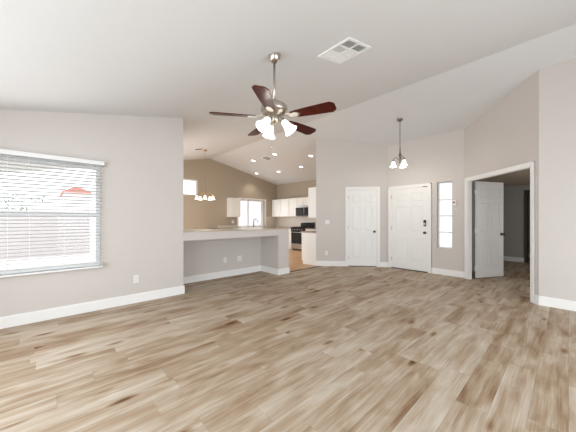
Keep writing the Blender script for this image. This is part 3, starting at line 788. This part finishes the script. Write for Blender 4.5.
# range
t = thing('range', 'black and stainless gas range against the kitchen wall', 'stove', (XK - 0.67, 7.845, 0), RW)
W_ = 0.76
m_ = MB(); m_.box((0.0, 0.04, 0.03), (W_, 0.64, 0.90)); m_.build('body', M['blackmat'], t)
m_ = MB(); m_.box((0.01, 0.01, 0.28), (W_ - 0.01, 0.04, 0.78)); od = m_.build('oven_door', M['black'], t, bevel=0.004)
m_ = MB(); m_.tube([(0.06, -0.035, 0.735), (W_ - 0.06, -0.035, 0.735)], 0.011, 10); m_.box((0.07, -0.035, 0.728), (0.09, 0.01, 0.742)); m_.box((W_ - 0.09, -0.035, 0.728), (W_ - 0.07, 0.01, 0.742)); m_.build('handle', M['steel'], od)
m_ = MB(); m_.box((0.13, 0.006, 0.36), (W_ - 0.13, 0.01, 0.64)); m_.build('oven_window', M['black'], od)
m_ = MB(); m_.box((0.01, 0.01, 0.06), (W_ - 0.01, 0.04, 0.27)); m_.build('drawer', M['steel'], t, bevel=0.004)
m_ = MB(); m_.box((0, 0.0, 0.79), (W_, 0.04, 0.90)); cp = m_.build('control_panel', M['black'], t, bevel=0.004)
for i in range(5):
    m_ = MB(); m_.lathe([(0.02, 0), (0.02, 0.02), (0.016, 0.028), (0, 0.028)], mtx=Matrix.Translation((0.10 + i * 0.14, 0, 0.845)) @ Matrix.Rotation(PI / 2, 4, 'X'), seg=14); m_.build('knob', M['steel'], cp)
m_ = MB(); m_.box((-0.002, 0.0, 0.90), (W_ + 0.002, 0.60, 0.93)); m_.build('cooktop', M['black'], t, bevel=0.004)
for gx in (0.04, 0.40):
    m_ = MB()
    for i in range(4): m_.box((gx + i * 0.10, 0.05, 0.93), (gx + i * 0.10 + 0.015, 0.53, 0.958))
    for j in range(3): m_.box((gx, 0.05 + j * 0.22, 0.94), (gx + 0.315, 0.065 + j * 0.22, 0.957))
    m_.build('burner_grate', M['blackmat'], t)
m_ = MB(); m_.box((0, 0.58, 0.93), (W_, 0.652, 1.13)); bgd = m_.build('backguard', M['black'], t, bevel=0.006)
m_ = MB(); m_.box((0.0, 0.575, 1.13), (W_, 0.652, 1.15)); m_.build('top_trim', M['steel'], bgd)

# ------------------------------------------------------------------ outdoors
g = MB(); g.box((-30, 4.7, -0.22), (1.2, 40, -0.12)); g.box((1.2, 9.75, -0.22), (30, 40, -0.12)); g.box((8.5, -5, -0.22), (9.6, 0, -0.14)) if False else None
struct(g.build('ground', M['gravel']))
g = MB(); g.box((6.79, 1.75, -0.12), (30, 4.5, -0.02)); struct(g.build('ground_porch', M['gravel']))
fe = thing('block_fence', 'pale grey block wall fence across the yard behind the blind', 'fence', (0, 0, 0))
m_ = MB(); m_.box((-14, 13.2, -0.12), (1.3, 13.4, 1.50)); m_.build('wall_panel', M['block'], fe)
m_ = MB(); m_.box((-14, 13.17, 1.50), (1.3, 13.43, 1.58)); m_.build('cap', M['block'], fe)
# neighbour's house with a clay tile roof
nh = thing('neighbour_house', 'pale neighbouring house with a red tile roof seen through the upper blind', 'house', (0, 0, 0))
m_ = MB(); m_.box((0.95, 24, -0.12), (2.35, 30, 3.2)); m_.build('wall_panel', M['gravel'], nh)
m_ = MB(); m_.prism([(0.8, 23.6, 3.2), (2.5, 23.6, 3.2), (2.5, 30.4, 3.2), (0.8, 30.4, 3.2)], [(1.5, 24.6, 3.62), (1.8, 24.6, 3.62), (1.8, 29.4, 3.62), (1.5, 29.4, 3.62)]); m_.build('roof', M['rooftile'], nh)
# shrub
sh = thing('shrub', 'leafy green shrub showing over the block fence', 'shrub', (-0.8, 14.4, -0.12))
m_ = MB()
for i in range(9):
    a = random.uniform(0, 2 * PI); rr = random.uniform(0.1, 0.7)
    m_.tube([(0, 0, 0), (0.3 * rr * math.cos(a), 0.3 * rr * math.sin(a), 0.9), (rr * math.cos(a), rr * math.sin(a), random.uniform(1.5, 2.1))], [0.03, 0.02, 0.008], 6)
m_.build('stems', M['darkwood'], sh)
m_ = MB()
for i in range(420):
    a = random.uniform(0, 2 * PI); rr = random.uniform(0, 0.9) ** 0.6; z = random.uniform(1.0, 2.35)
    c = Vector((rr * math.cos(a) * 0.9, rr * math.sin(a) * 0.9, z)); R = Matrix.Rotation(random.uniform(0, 6), 4, 'Z') @ Matrix.Rotation(random.uniform(-1, 1), 4, 'X')
    m_.add([c + R @ Vector(v) for v in ((0, 0, 0), (0.03, 0.05, 0.005), (0, 0.12, 0), (-0.03, 0.05, 0.005))], [(0, 1, 2, 3)])
m_.build('leaves', M['leafy'], sh)
# white wall and neighbour seen through the kitchen window
nb = thing('garden_wall', 'pale grey building outside the kitchen window', 'building', (0, 0, 0))
m_ = MB(); m_.box((10.2, 15.5, -0.12), (16, 20, 3.2)); m_.build('wall_panel', M['block'], nb)
m_ = MB(); m_.box((11.2, 15.44, 0.9), (12.2, 15.5, 2.1)); m_.build('window', M['frame'], nb)
